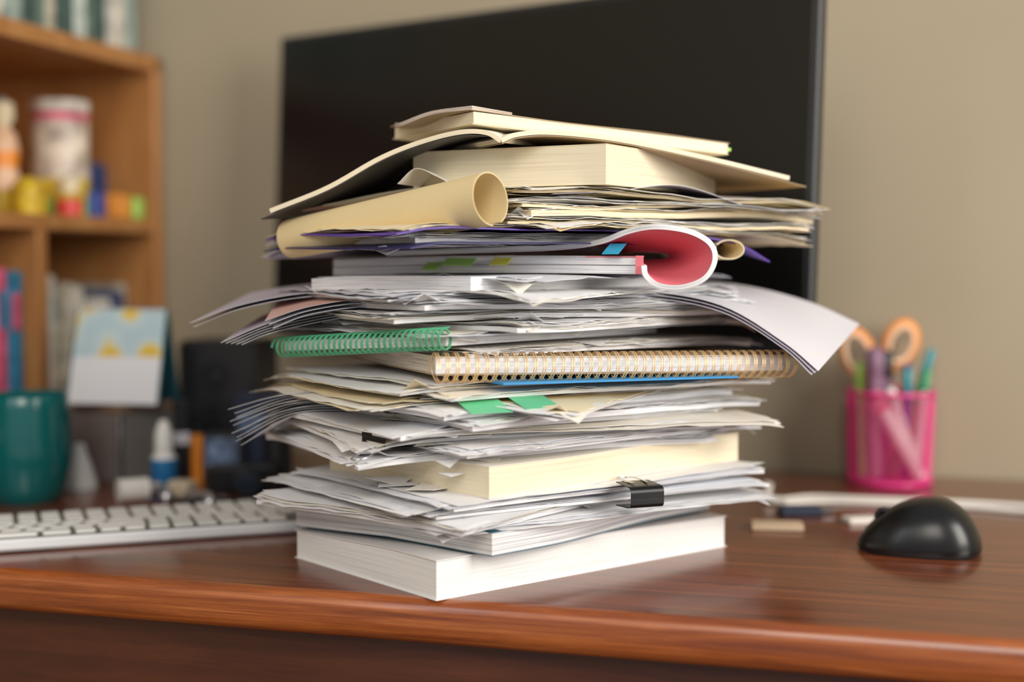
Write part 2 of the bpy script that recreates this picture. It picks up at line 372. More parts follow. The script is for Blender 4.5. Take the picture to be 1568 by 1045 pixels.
for s,z,w,m_ in ((15.4,23.35,2.6,'tabg'),(17.8,23.0,1.3,'tabg'),(11.8,23.4,1.5,'taby')):
    tab(mb,s,155,(9.8,104.6),z,w,1.4,m_,-.5)
tab(mb,2.6,155,(9.8,104.6),24.2,1.3,1.7,'tabb',-.45)
mb.obj('index_tabs',35,tn)
# rolled magazine : wide at the mouth, squashed flat further back where the pile presses on it
mb=MB(); near=[(-10,113.6,24.1),(-4,111.2,24.3),(3,108.2,24.5),(6.4,106.2,24.9),(8.6,104.6,25.7),(10.4,103.4,26.0),(12.6,102.9,25.7),(14.1,102.7,24.9),(14.45,102.7,23.8),(13.8,102.8,22.6),(12.3,103.1,22.0),(10.8,103.6,22.1),(10.0,104.0,22.7),(9.85,104.1,23.4)]
far=[]
for i_,p in enumerate(near):
    if i_<4: far.append((p[0]+.5,p[1]+13,p[2]))
    else: far.append((p[0]*.6+12.1*.4-1.2,p[1]+9,24.1+(p[2]-24.0)*.14))
ribbon(mb,near,far,.40,'w1','e_w',mback='red',n=90,m=12)
mb.obj('rolled_magazine')
fill('loose_paper_bundle',24.75,25.8,35,4,(-1.8,116.8),.6,mats=('w1','w2','lav','w3'),droop=.02,cor=.2,w=28.5,h=19.5)
mb=MB()
for z,a,m_ in ((25.95,34,'purple'),(25.0,37,'navy')):
    slab(mb,(-1.2,114.6),a,30.5,21.5,z,.10,m_,m_,mkbend(.08,.026,w=31,h=22))
ribbon(mb,[(8,108,25.9),(14,110.5,25.6),(18,112.5,24.9),(20.7,114.5,23.6)],[(6,122,26.1),(11,123,26),(16,123,25.5),(20,123,24.3)],.10,'purple','purple',n=20)
mb.obj('purple_folder')
mb=MB(); near=[(17.0+1.1*math.cos(a),111.4,24.6+.7*math.sin(a)) for a in [rad(q) for q in range(150,-215,-25)]]
ribbon(mb,near,shift(near,(-3,12,0)),.08,'cream','cream',mback='manila',n=50); mb.obj('rolled_cream_paper')
mb=MB()
def rollprof(c,r,d,tail):
    d=Vector(d).normalized(); s=d.cross(Vector((0,0,1))).normalized(); u=s.cross(d)
    if u.z<0: u=-u
    out=[]
    for q in range(0,335,15):
        a=rad(-60+q); out.append(Vector(c)+(-s*math.cos(a)*-1+u*math.sin(a))*r)
    return out
ax_=(-15.9,13,-2.6)
nearc=rollprof((-1.5,100.0,28.05),1.9,ax_,0); farc=rollprof((-17.4,112.6,25.45),1.55,ax_,0)
ribbon(mb,nearc,farc,.07,'manila','manila',mback='manila',n=70,m=10)
mb.obj('rolled_manila_folder')
fill('loose_paper_bundle',26.1,28.9,31,4,(8.1,117.2),.35,mats=('cream','w3','cream','w1','manila'),em='e_c',droop=.005,cor=.4,w=28.5,h=17,wave=.26)
mb=MB(); cluster(mb,26.1,6,38,(-2.2,114.6),w=27.5,h=20,mats=('manila','w3','cream'),droop=.03,cor=.15,gap=(.0,.02))
mb.obj('manila_sheets')
mb=MB()
ribbon(mb,[(-17,113.8,27.6),(-10,112.8,29.0),(-3,111,29.4),(2,109,29.1)],[(-12,124,28.4),(-6,124,29.2),(0,124,29.4),(5,124,29.2)],.03,'pink','pink',n=20,wob=.3)
ribbon(mb,[(-15,113.0,28.0),(-9,111.5,29.2),(-3,109.5,29.6),(4,105,28.9)],[(-10,124,28.6),(-6,124,29.3),(0,124,29.5),(8,124,29.1)],.03,'w3','w3',n=20,wob=.4)
ribbon(mb,[(3,104,28.6),(8,106.5,29.0),(13,109.3,29.2),(18,112,27.9)],[(-1,121,28.7),(5,121,29.1),(12,121,29.1),(18,121,28.7)],.03,'lav','w2',n=20,wob=.4)
ribbon(mb,[(-8.6,107.5,29.5),(-7.2,106.8,30.6),(-5.6,106.6,30.0),(-4.5,106.5,29.4)],[(-5,117,29.4),(-4,117,29.9),(-3,117,29.6),(-2,117,29.4)],.03,'w3','w3',n=16)
mb.obj('loose_paper_sheets')
book('thick_paperback_book',(6.8,103.4),60,21,16.8,29.25,2.95,'e_cb','cream',ct=.05,over=.03)
mb=MB()
nl=[(-18.6,110,27.4),(-14,108.6,29.1),(-10,107.5,31.2),(-7,106.4,32.3),(-4,105,32.95),(-2,104.3,32.9),(-.9,104,32.3)]
fl=shift(nl,(4.5,16,.9))
ribbon(mb,nl,fl,.34,'w3','e_cb',mback='w3',n=40)
nl2=shift([(-19.4,110.2,27.0)]+nl[1:-1],(0,.1,-.1)); ribbon(mb,nl2,shift(nl2,(4.5,16,.9)),.07,'darkc','darkc',n=40)
nr=[(-.7,104,32.3),(.5,104.2,32.75),(3,105,32.95),(8,107,32.6),(15,110.5,31.5),(22.3,115,30.2)]
ribbon(mb,nr,shift(nr,(-5,13,.2)),.34,'w3','e_cb',mback='cream',n=40)
nr2=shift(nr[:-1]+[(23.9,116,29.8)],(0,.1,-.1)); ribbon(mb,nr2,shift(nr2,(-5,13,.2)),.07,'brownc','brownc',n=40)
mb.obj('open_book')
mb=MB()
tb=lambda x,y,lx,ly:-.062*lx
slab(mb,(-2.9,104.2),28,23,14.6,32.95,.05,'cream','cream',tb,corner=True)
slab(mb,(-2.8,104.3),28,22.8,14.4,33.02,.85,'cream','e_cb',tb,corner=True)
slab(mb,(-3.0,104.1),28,23.2,14.8,33.9,.06,'brownc','brownc',lambda x,y,lx,ly:tb(x,y,lx,ly)+.05*math.sin(lx*.4),corner=True)
ribbon(mb,[(-9.5,115.5,34.6),(-8.6,110.5,34.1),(-6,106.8,34.6),(-2.9,104.2,34.72)],[(-8.5,117.5,34.2),(-6,114,34.3),(-3,111,34.6),(0,108,34.6)],.28,'brownc','e_br',n=16,m=3)
slab(mb,(17.1,115.2),28,1.0,.4,32.55,.25,'tabg','tabg',nx=1,ny=1)
mb.obj('paperback_book')
mb=MB()
for u0,y0,z0,w_,a_ in ((-1.9,99.2,13.45,3.2,25),(1.6,100.8,13.6,2.9,30)):
    slab(mb,(u0,y0),a_,w_,2.6,z0,.04,'tabg2','tabg2',lambda x,y,lx,ly:.25*(ly+1.2)-.25,nx=3,ny=3)
mb.obj('sticky_note_tabs')
mb=MB()
for i in range(60):
    z=random.uniform(5,21.3)
    if 14.6<z<17.2: z-=2.8
    right=random.random()<.6
    d=dirv(38) if right else dirv(130)
    p=Vector((-5.0,98.9,0))+d*random.uniform(0,20 if right else 15)
    if 17.2<=z<18.7 and not right: continue
    a=random.uniform(0,90); L=random.uniform(1.2,3.0); k1=random.uniform(-.35,.15)
    slab(mb,(p.x+(.3 if right else .5),p.y+1.1),a,L,L,z,.025,random.choice(('w1','w1','w3')),'w1',lambda x,y,lx,ly:k1*abs(lx+ly),nx=5,ny=5)
mb.obj('torn_paper_scraps')
def clip(name,p,ang,w,back,hgt,handle=True):
    e=empty(name); mb=MB(); ax=dirv(ang); ay=dirv(ang+90)
    P=lambda a,b,c:(p[0]+ax.x*a+ay.x*b,p[1]+ax.y*a+ay.y*b,p[2]+c)
    near=[P(-w/2,back,hgt/2+.05),P(-w/2,back*.5,hgt*.5),P(-w/2,.05,hgt*.42),P(-w/2,-.08,0),P(-w/2,.05,-hgt*.42),P(-w/2,back*.5,-hgt*.5),P(-w/2,back,-hgt/2-.05)]
    ribbon(mb,near,[tuple(Vector(q)+ax*w) for q in near],.07,'blackm','blackm',n=36,m=3)
    mb.obj('clip_body',50,e); mb=MB()
    if handle:
        loop=[P(-w*.28,back,-hgt/2-.1),P(-w*.2,0,-hgt*.62),P(-w*.26,-1.3,-hgt*.9),P(-w*.12,-2.0,-hgt*1.0),P(w*.12,-2.0,-hgt*1.0),P(w*.26,-1.3,-hgt*.9),P(w*.2,0,-hgt*.62),P(w*.28,back,-hgt/2-.1)]
    else:
        loop=[P(-w*.28,back*.9,hgt/2+.12),P(-w*.2,back*.4,hgt*.62),P(-w*.26,back+1.3,hgt*.6),P(w*.26,back+1.3,hgt*.6),P(w*.2,back*.4,hgt*.62),P(w*.28,back*.9,hgt/2+.12)]
    tube(mb,cr(loop,40),.06,'steel',6)
    mb.obj('clip_wire_handle',60,e)
clip('binder_clip',(9.9,103.7,6.35),22,2.7,2.4,1.55,False)
clip('binder_clip',(-9.7,100.2,11.1),-42,2.4,3.0,1.25)
# ---------------------------------------------------------------- MONITOR
mon=empty('computer_monitor'); mt=Matrix.Rotation(rad(-3),4,'X')
XL=Vector((-27.5,170.5,0)); XR=Vector((27.9,129.5,0)); mw=(XR-XL).length; mc=(XL+XR)/2
ma=math.atan2(XR.y-XL.y,XR.x-XL.x)
def mbox(mb,x0,x1,y0,y1,z0,z1,mat,bev=.25):
    box(mb,((x0+x1)/2,(y0+y1)/2),0,x1-x0,y1-y0,z1-z0,z0,mat,bev)
mb=MB()
H0,H1=15.0,50.2
M['bezel']=flat('monitor_bezel',(.018,.021,.024),.35)
mbox(mb,-mw/2,mw/2,0,1.4,H0,H1,'bezel',.2)
mbox(mb,-mw/2+.7,mw/2-.7,-.06,.2,H0+1.6,H1-.7,'screen',.02)
mbox(mb,-mw/2+8,mw/2-8,1.3,4.2,H0+4,H1-6,'black',.8)
def place(o,pivotz):
    T=Matrix.Translation(W((mc.x,mc.y,pivotz)))@Matrix.Rotation(ma,4,'Z')@mt@Matrix.Translation(-W((0,0,pivotz)))
    o.matrix_world=T
o=mb.obj('monitor_panel',0,mon); place(o,H1)
mb=MB(); fwd=Vector((math.cos(ma+math.pi/2),math.sin(ma+math.pi/2),0)); q=mc+fwd*5.0
box(mb,(q.x,q.y),math.degrees(ma),5,2.0,29,.6,'black',.4)
q2=mc+fwd*3; box(mb,(q2.x,q2.y),math.degrees(ma),24,16,1.0,0,'black',.4)
q3=mc+fwd*2.9; box(mb,(q3.x,q3.y),math.degrees(ma),8,4,8,26,'black',.4)
mb.obj('monitor_stand',0,mon)
# ---------------------------------------------------------------- keyboard
kb=empty('computer_keyboard'); M['kwhite']=flat('key_white',(.74,.74,.71),.45,var=.02); M['kalu']=flat('keyboard_frame',(.74,.75,.76),.35,var=.02); M['kgap']=flat('key_shade_and_seam',(.17,.155,.14),.5)  # kgap: dark tone for the shadow between keys, reused on the mouse seam
ka=20.5; kx=dirv(ka); ky=dirv(ka+90); KL=43.0; kend=Vector((-16.4,123.0,0)); ko=kend-kx*KL
mb=MB(); box(mb,tuple((ko+kx*KL/2+ky*5.6).xy),ka,KL,11.2,1.0,.15,'kalu',.25)
for a_ in (3,KL-3): box(mb,tuple((ko+kx*a_+ky*10).xy),ka,3,1.5,.3,0,'black')
mb.obj('keyboard_body',0,kb)
mb=MB(); box(mb,tuple((ko+kx*KL/2+ky*5.6).xy),ka,KL-.9,10.5,.05,1.14,'kgap'); mb.obj('key_gap_shade',0,kb)  # dark sheet under the keycaps, painting the shadow in the gaps
mb=MB()
for r in range(6):
    x=.7; y=1.28+r*1.73
    widths=[1.52]*22
    if r==0: widths=[1.6,1.6,1.6,2.2,10.0,2.2,1.6,1.6]+[1.6]*7
    if r==1: widths=[3.9]+[1.52]*10+[3.9]+[1.52]*6
    if r==2: widths=[3.0]+[1.52]*11+[2.9]+[1.52]*7
    for w_ in widths:
        if x+w_>KL-.5: break
        box(mb,tuple((ko+kx*(x+w_/2)+ky*y).xy),ka,w_,1.36,.36,1.16,'kwhite',.1); x+=w_+.4
mb.obj('keycaps',0,kb)
# ---------------------------------------------------------------- mouse
ms=empty('computer_mouse'); M['mouse']=flat('mouse_black',(.006,.0065,.007),.28,0,0,.05,spec=.45)
mb=MB(); NR,NA=16,48
mang=158; mx=dirv(mang); my=dirv(mang+90); mC=(33.3,115.2)
MA,MBW=4.9,3.45
def surf(lx,ly,r=None):
    R=(abs(lx/MA)**2.6+abs(ly/MBW)**2.6)**(1/2.6) if r is None else r
    hump=4.55-.042*(lx+1.0)**2-.12*(lx+1.0)
    return .35+(hump-.35)*(max(0,1-R**2.5))**.5
def mpt(r,a):
    ca,sa=math.cos(a),math.sin(a)
    rr=(abs(ca)**2.6+abs(sa)**2.6)**(-1/2.6)
    lx=MA*r*rr*ca; ly=MBW*r*rr*sa
    return (mC[0]+mx.x*lx+my.x*ly,mC[1]+mx.y*lx+my.y*ly,surf(lx,ly,r))
for i in range(NR+1):
    r=math.sin(i/NR*math.pi/2)
    for q_ in range(NA): mb.v.append(mpt(r,2*math.pi*q_/NA))
for i in range(NR):
    for q_ in range(NA):
        p2=(q_+1)%NA; mb.face((i*NA+q_,(i+1)*NA+q_,(i+1)*NA+p2,i*NA+p2),'mouse',[(0,0)]*4)
b1=len(mb.v)
for q_ in range(NA):
    p=mb.v[NR*NA+q_]; mb.v.append((mC[0]+(p[0]-mC[0])*.95,mC[1]+(p[1]-mC[1])*.95,0))
for q_ in range(NA):
    p2=(q_+1)%NA; mb.face((NR*NA+q_,b1+q_,b1+p2,NR*NA+p2),'black',[(0,0)]*4)
mb.face(tuple(b1+q_ for q_ in range(NA))[::-1],'black',[(0,0)]*NA)
mb.obj('mouse_shell',50,ms)
mb=MB()
seam=[(mC[0]+mx.x*l,mC[1]+mx.y*l,surf(l,0)) for l in [1+.2*i for i in range(18)]]
tube(mb,seam,.05,'kgap',6)
wz=surf(2.8,0); wh=[(mC[0]+mx.x*(2.8+.6*math.cos(rad(a))),mC[1]+mx.y*(2.8+.6*math.cos(rad(a))),wz-.45+.6*math.sin(rad(a))) for a in range(0,360,20)]
tube(mb,wh,.25,'black',8,closed=True)
mb.obj('scroll_wheel',60,ms)
# ---------------------------------------------------------------- pen cup
pc=empty('mesh_pen_cup'); M['pinkm']=flat('pink_mesh_metal',(.80,.03,.24),.35,0,.3)
pC=(40.5,151.6,0); R0,R1,PH=4.25,4.55,9.7
mb=MB(); NA,NZ=84,30
for j in range(NZ+1):
    for q in range(NA):
        a=2*math.pi*(q+ (.5 if j%2 else 0))/NA; r=R0+(R1-R0)*j/NZ
        mb.v.append((pC[0]+r*math.cos(a),pC[1]+r*math.sin(a),.4+(PH-.8)*j/NZ))
for j in range(NZ-1):
    if j%2: continue
    for q in range(NA):
        a=j*NA+q; b=(j+1)*NA+q; c_=(j+2)*NA+q; d_=(j+1)*NA+(q-1)%NA
        if j+2<=NZ: mb.face((a,b,c_,d_),'pinkm',[(0,0)]*4)
for j in range(1,NZ-2,2):
    for q in range(NA):
        a=j*NA+q; b=(j+1)*NA+(q+1)%NA; c_=(j+2)*NA+q; d_=(j+1)*NA+q
        mb.face((a,b,c_,d_),'pinkm',[(0,0)]*4)
o=mb.obj('mesh_wall',0,pc); wm=o.modifiers.new('wire','WIREFRAME'); wm.thickness=.0010; wm.use_even_offset=False
mb=MB(); ring=lambda r,z:[(pC[0]+r*math.cos(rad(a)),pC[1]+r*math.sin(rad(a)),z) for a in range(0,360,8)]
tube(mb,ring(R1,PH),.26,'pinkm',8,closed=True); tube(mb,ring(R0,.3),.28,'pinkm',8,closed=True)
lathe(mb,(pC[0],pC[1],0),[(0,.05),(R0,.05),(R0,.35),(0,.35)],'pinkm'); mb.obj('rim_and_base',50,pc)
M['orange']=flat('scissor_handle_orange',(.90,.30,.03),.4); M['peach']=flat('scissor_handle_inner',(.85,.55,.35),.4)
M['pblue']=flat('pen_blue',(.02,.07,.35),.3); M['pgreen']=flat('pen_green',(.05,.35,.15),.3); M['ppurp']=flat('marker_mauve',(.26,.14,.22),.4); M['pwhite']=flat('pen_white',(.9,.85,.85),.4); M['ppink']=flat('pen_pink',(.8,.25,.35),.4); M['pteal']=flat('pen_teal',(.02,.3,.35),.3)
def pen(mb,p0,p1,r,mat,cap):
    p0=Vector(p0); p1=Vector(p1); pts=[p0.lerp(p1,k) for k in (0,.04,.5,.78,.79,.97,1)]
    tube(mb,pts[:4],[r*.3,r,r,r],mat,12); tube(mb,pts[3:],[r*1.0,r*1.15,r*1.1,r*.5],cap,12)
def PC(a,b,z): return (pC[0]+a,pC[1]+b,z)
mb=MB()
pen(mb,PC(-1.8,-1,.6),PC(-2.0,-1,14.6),.85,'ppurp','ppurp'); pen(mb,PC(-3,-.6,.6),PC(-3.2,1,12.8),.45,'tabg','tabg')
pen(mb,PC(-.6,.6,.6),PC(-.4,.6,14.2),.75,'ppurp','bezel')
pen(mb,PC(1.8,1,.6),PC(2.2,1.6,12.6),.4,'pblue','pblue'); pen(mb,PC(1.2,-1.5,.6),PC(1.4,-1.4,12.4),.42,'pblue','pteal')
pen(mb,PC(0,0,.6),PC(4.6,.6,14.3),.4,'pgreen','pteal'); pen(mb,PC(2.2,-2,.6),PC(4.0,.4,12.3),.4,'pwhite','pgreen')
pen(mb,PC(2.6,-2.8,.6),PC(-2.6,-2.6,10.0),.75,'pwhite','ppink'); pen(mb,PC(.2,2.2,.6),PC(-1,3,13.0),.5,'ppink','ppink')
pen(mb,PC(3.1,-1.0,.6),PC(-1.0,-3.2,10.4),.5,'pwhite','pwhite')
mb.obj('pens_and_markers',60,pc)
sc=empty('scissors'); mb=MB()
def loop(c,a,b,tilt,mat,r=.42):
    pts=[]
    for q in range(0,360,15):
        x=a*math.cos(rad(q)); z=b*math.sin(rad(q)); X=x*math.cos(tilt)-z*math.sin(tilt); Z=x*math.sin(tilt)+z*math.cos(tilt)
        pts.append((c[0]+X,c[1]+X*.1,c[2]+Z))
    tube(mb,pts,r,mat,10,closed=True)
loop(PC(-3.3,1.2,13.8),1.55,2.55,.4,'orange',.46); loop(PC(1.6,2.2,14.8),1.6,2.3,-.35,'orange',.46)
loop(PC(-3.4,.85,13.7),1.3,2.3,.4,'peach',.34); loop(PC(1.5,1.85,14.7),1.3,2.0,-.35,'peach',.34)
tube(mb,[PC(-2.6,1.2,11.8),PC(-1.2,1.6,9.6),PC(.6,1.8,1)],[.5,.4,.15],'orange',8); tube(mb,[PC(.7,2.2,12.4),PC(-.2,2,9.6),PC(-1.0,2,1)],[.5,.4,.15],'orange',8)
mb.obj('scissor_handles',60,sc)
# ---------------------------------------------------------------- cable, usb, eraser
M['cable']=flat('cable_white',(.76,.72,.66),.45)
mb=MB()
pts=[(26.6,138.6,.3),(30,140.2,.3),(35,139.0,.3),(41,137.6,.3),(47,135.8,.3),(51.5,133.6,.3),(56,131,.3)]
tube(mb,cr(pts,100),.28,'cable',8)
pts=[(26.4,136.4,.3),(31,137.4,.3),(36,136.4,.3),(41,135.2,.3),(45,133.2,.3),(49,130.6,.3)]
tube(mb,cr(pts,100),.28,'cable',8)
pts=[(26.4,136.4,.3),(25.0,137.4,.3),(25.4,138.6,.35),(26.6,138.6,.3)]
tube(mb,cr(pts,30),.28,'cable',8)
box(mb,(49.9,130.1),-31,3.6,1.5,.9,0,'cable',.2); box(mb,(52.0,128.8),-31,1.2,1.0,.4,.25,'steel',.05)
tube(mb,[(25.0,139.0,.6),(25.2,138.8,1.9)],.5,'cable',8)
mb.obj('white_usb_cable',60)
M['navyp']=flat('usb_navy',(.03,.04,.07),.4)
mb=MB(); box(mb,(26.8,131.4),4,4.0,1.8,.9,0.0,'navyp',.2); box(mb,(29.3,131.6),4,1.4,1.2,.45,.18,'steel',.05); mb.obj('usb_flash_drive',0)
mb=MB(); box(mb,(31.6,127.6),12,3.2,2.0,.6,0.0,'cable',.15); mb.obj('usb_adapter',0)
M['eras']=flat('eraser_cream',(.66,.50,.34),.6)
mb=MB(); box(mb,(23.4,124.6),-8,4.6,2.6,.6,0,'eras',.15); mb.obj('eraser',0)
# ---------------------------------------------------------------- mug
M['mug']=flat('mug_teal',(.0,.14,.14),.25,0,.5,.05,8)
mb=MB(); mC2=(-48.0,140.0,0)
lathe(mb,mC2,[(0,.2),(2.9,.2),(3.1,0),(3.35,.2),(3.8,1.6),(4.15,3.5),(4.3,5.5),(4.2,7.5),(4.1,9.4),(4.05,10.5),(3.95,10.62),(3.8,10.5),(3.8,9),(3.9,6),(3.6,2),(3,.9),(0,.8)],'mug',48)
hd=Vector((.2,.98,0))
pts=[Vector(mC2)+hd*r+Vector((0,0,z)) for r,z in ((3.9,8.8),(5.6,9),(6.8,7.6),(6.8,5),(5.6,3),(3.7,2.6))]
tube(mb,cr(pts,30),.55,'mug',10); mb.obj('coffee_mug',50)
# ---------------------------------------------------------------- storage box + calendar
M['boxg']=flat('box_grey',(.30,.28,.26),.4,.3); M['boxw']=wood('box_lid_wood',(.25,.14,.08),(.32,.19,.11),(.4,.25,.15),0,(4,40,40),.5,0)
sb=empty('storage_box'); mb=MB(); bc=(-42.6,156.5)
box(mb,bc,-38,9.5,9,7.6,0,'boxg',.15); box(mb,bc,-38,10.1,9.6,.8,7.6,'boxw',.15)
for sx in (-1,1):
    p=dirv(-38)*sx*4.8; q=dirv(52)*-4.55; box(mb,(bc[0]+p.x+q.x,bc[1]+p.y+q.y),-38,.5,.5,7.6,0,'steel',.08)
mb.obj('box_body_and_lid',0,sb)
cal=empty('desk_calendar')
m,nt,b=newmat('calendar_print'); M['calp']=m
tc=nt.nodes.new('ShaderNodeTexCoord'); v=nt.nodes.new('ShaderNodeTexVoronoi'); v.inputs['Scale'].default_value=26
r=nt.nodes.new('ShaderNodeValToRGB'); e=r.color_ramp.elements
e[0].position=0; e[0].color=(.75,.42,.03,1); e[1].position=.62; e[1].color=(.50,.66,.70,1)
k=e.new(.34); k.color=(.85,.62,.08,1); k=e.new(.40); k.color=(.62,.74,.72,1)
nt.links.new(tc.outputs['Object'],v.inputs['Vector']); nt.links.new(v.outputs['Distance'],r.inputs['Fac']); nt.links.new(r.outputs['Color'],b.inputs['Base Color'])
M['calteal']=flat('calendar_board',(.01,.09,.12),.5)
mb=MB(); z0=8.45; ca=dirv(-8)
cb=Vector((-47.6,151.2,0))
def quadp(p0,p1,p2,p3,t,mat):
    A=[p0,p1]; B=[p3,p2]; ribbon(mb,A,B,t,mat,mat,n=6,m=2)
U=lambda a,b,z:(cb.x+ca.x*a-ca.y*b*1.0,cb.y+ca.y*a+ca.x*b,z)
quadp(U(0,0,z0),U(10.4,0,z0),U(10.4,3.0,z0+10),U(0,3.0,z0+10),.15,'calteal')
quadp(U(0,6.0,z0),U(10.4,6.0,z0),U(10.4,3.0,z0+10),U(0,3.0,z0+10),.15,'calteal')
quadp(U(.3,-.25,z0+.1),U(10.2,-.25,z0+.1),U(10.2,1.25,z0+5),U(.3,1.25,z0+5),.05,'w1')
quadp(U(.3,1.25,z0+5),U(10.2,1.25,z0+5),U(10.2,2.75,z0+10),U(.3,2.75,z0+10),.05,'calp')
for i in range(16): tube(mb,[U(.6+i*.6+.0,3+.45*math.cos(rad(a)),z0+9.9+.45*math.sin(rad(a))) for a in range(0,360,30)],.05,'steel',5,closed=True)
tri=len(mb.v); mb.v+= [U(-.02,0,z0),U(-.02,6,z0),U(-.02,3,z0+10)]; mb.face((tri,tri+1,tri+2),'calteal',[(0,0)]*3)
mb.obj('calendar_easel',0,cal)
# ---------------------------------------------------------------- small desk clutter
M['bblue']=flat('label_blue',(.02,.18,.42),.4); M['bwhite']=flat('bottle_white',(.85,.83,.78),.4); M['cream2']=flat('cream_plastic',(.62,.52,.38),.5); M['photo']=flat('photo_print',(.14,.20,.32),.3,var=.7,scale=120)
mb=MB(); lathe(mb,(-35.9,145.8,0),[(0,0),(1.25,0),(1.35,.2),(1.35,3.0),(1.35,3.4),(.9,4.0),(.75,4.2),(.95,4.25),(.9,6.0),(.45,7.2),(0,7.4)],'bwhite',28,mats=['bblue','bblue','bblue','bblue','bwhite','bwhite','bwhite','bwhite','bwhite','bwhite'])
mb.obj('eye_drop_bottle',50)
mb=MB(); lathe(mb,(-45.2,147.5,0),[(0,0),(1.9,0),(1.9,.4),(1.5,1.8),(1.0,3.2),(.7,4.0),(.65,4.6),(0,4.7)],'bwhite',28); mb.obj('glue_bottle',50)
mb=MB(); tube(mb,[(-38.6,138.2,1.2),(-36.0,139.6,1.2)],[1.15,1.15],'bwhite',20); tube(mb,[(-36.0,139.6,1.2),(-34.8,140.2,1.2)],[.8,.6],'steel',16); mb.obj('tape_dispenser_roll',50)
sp=empty('desk_speaker'); mb=MB(); box(mb,(-31.8,159.5),-10,9.0,8,15.0,0,'black',.5)
mb.obj('speaker_cabinet',0,sp); mb=MB()
d=dirv(-100); cxy=Vector((-31.8,159.5,0))+d*4.05
for (zz,rr) in ((5.0,2.9),(11.2,1.5)):
    for f in (1,.8,.5): tube(mb,[(cxy.x+dirv(-10).x*rr*f*math.cos(rad(a)),cxy.y+dirv(-10).y*rr*f*math.cos(rad(a)),zz+rr*f*math.sin(rad(a))) for a in range(0,360,15)],.16,'bezel',6,closed=True)
mb.obj('speaker_cones',60,sp)
mb=MB(); box(mb,(-30.6,150.2),5,4.4,1.0,5.6,0,'black',.2); box(mb,(-30.7,149.6),5,3.4,.15,4.3,.7,'photo',.02); mb.obj('photo_frame',0)
mb=MB(); lathe(mb,(-33.8,152,0),[(0,0),(1.1,0),(1.1,5.2),(.8,5.4),(.8,6.0),(0,6.1)],'orange',24,mats=['orange','orange','black','black','black']); mb.obj('orange_marker_bottle',50)
M['lens']=flat('lens_glass',(.02,.03,.05),.08,0,1)
cam_o=empty('compact_camera'); mb=MB(); box(mb,(-27.6,144.5),18,7.0,3,3.0,0,'black',.4); mb.obj('camera_body',0,cam_o)
mb=MB(); tube(mb,[(-27.0,143.2,1.6),(-26.3,140.6,1.6)],[1.35,1.35],'bezel',24); tube(mb,[(-26.35,140.62,1.6),(-26.3,140.45,1.6)],[1.1,1.0],'lens',24); mb.obj('camera_lens',50,cam_o)
mb=MB(); box(mb,(-33.2,141.8),-20,2.6,2.2,1.7,0,'cream2',.3); mb.obj('cream_plastic_case',0)
mb=MB(); tube(mb,cr([(-34,139,.25),(-31,137.5,.25),(-28,136.6,.3),(-25,137,.25),(-23,139,.25),(-26,138,.3),(-30,139.5,.25),(-32,137,.25),(-29,135.5,.25)],80),.22,'black',6)
for p in ((-34,139),(-29,135.5)): lathe(mb,(p[0],p[1],0),[(0,0),(.7,.1),(.8,.6),(.4,1.2),(0,1.3)],'steel',16)
mb.obj('earphones',60)
mb=MB(); box(mb,(-38.9,162),-16,5,5,7.0,0,'black',.4); box(mb,(-38.9,162),-16,4,4,.6,7.0,'boxg',.2); mb.obj('black_box',0)
mb=MB()
tube(mb,[(-24.5,148,0.0),(-24.5,148,6.5)],[1.5,1.5],'black',18); tube(mb,[(-24.5,148,6.5),(-24.5,148,7.4)],[1.2,1.1],'steel',18); mb.obj('black_spray_bottle',50)
mb=MB(); box(mb,(-35.2,150.5),20,1.6,1.6,9.0,0,'black',.2); box(mb,(-35.2,150.5),20,1.7,1.7,1.4,4.2,'w4',.1); mb.obj('glue_stick_box',0)
mb=MB(); box(mb,(-31.2,140.2),-30,3.6,1.0,.9,0,'boxg',.2); box(mb,(-28.8,138.9),-30,1.6,.9,.7,.05,'steel',.1); mb.obj('lighter',0)
mb=MB(); box(mb,(-27.0,152.5),-25,5.0,3.5,9.5,0,'navyp',.3); box(mb,(-27.6,150.7),-25,3.6,.2,2.0,5.5,'photo',.02); mb.obj('dark_carton',0)
# ---------------------------------------------------------------- bookcase
bk=empty('bookcase'); mb=MB()
SF,SB=-66.6,-92; T0,T1=-12,69.2
def bb(s0,s1,t0,t1,z0,z1,mat='shelf',m=None,bev=.12): box(m or mb,D((s0+s1)/2,(t0+t1)/2),DA,abs(s1-s0),abs(t1-t0),z1-z0,z0,mat,bev)
bb(SB,SF,T1-1.9,T1,-75,49.3); bb(SB,SF,T0,T0+1.9,-75,49.3)
bb(SB,SF,T0-.3,T1,49.3-1.9,49.4)
for z in (28.9,6.5,-16,-40,-65): bb(SB,SF-.2,T0+1.9,T1-1.9,z-1.7,z)
bb(SB,SB+.8,T0,T1,-75,49); bb(SB,SF-.1,42.6,44.4,6.5,27.2)
bb(SB+1,SF-.6,T0+1,T1-1,-75,-67)
mb.obj('bookcase_frame',0,bk)
cols={'a':(.60,.55,.44),'b':(.05,.10,.09),'c':(.66,.62,.54),'d':(.03,.22,.38),'e':(.75,.12,.22),'f':(.16,.24,.2),'g':(.38,.36,.30),'h':(.02,.05,.16),'i':(.75,.71,.63),'j':(.30,.38,.34),'k':(.85,.30,.04),'l':(.75,.60,.08),'m':(.55,.62,.58)}
for k,v in cols.items(): M['bk'+k]=flat('spine_'+k,v,.5,var=.35,scale=60)
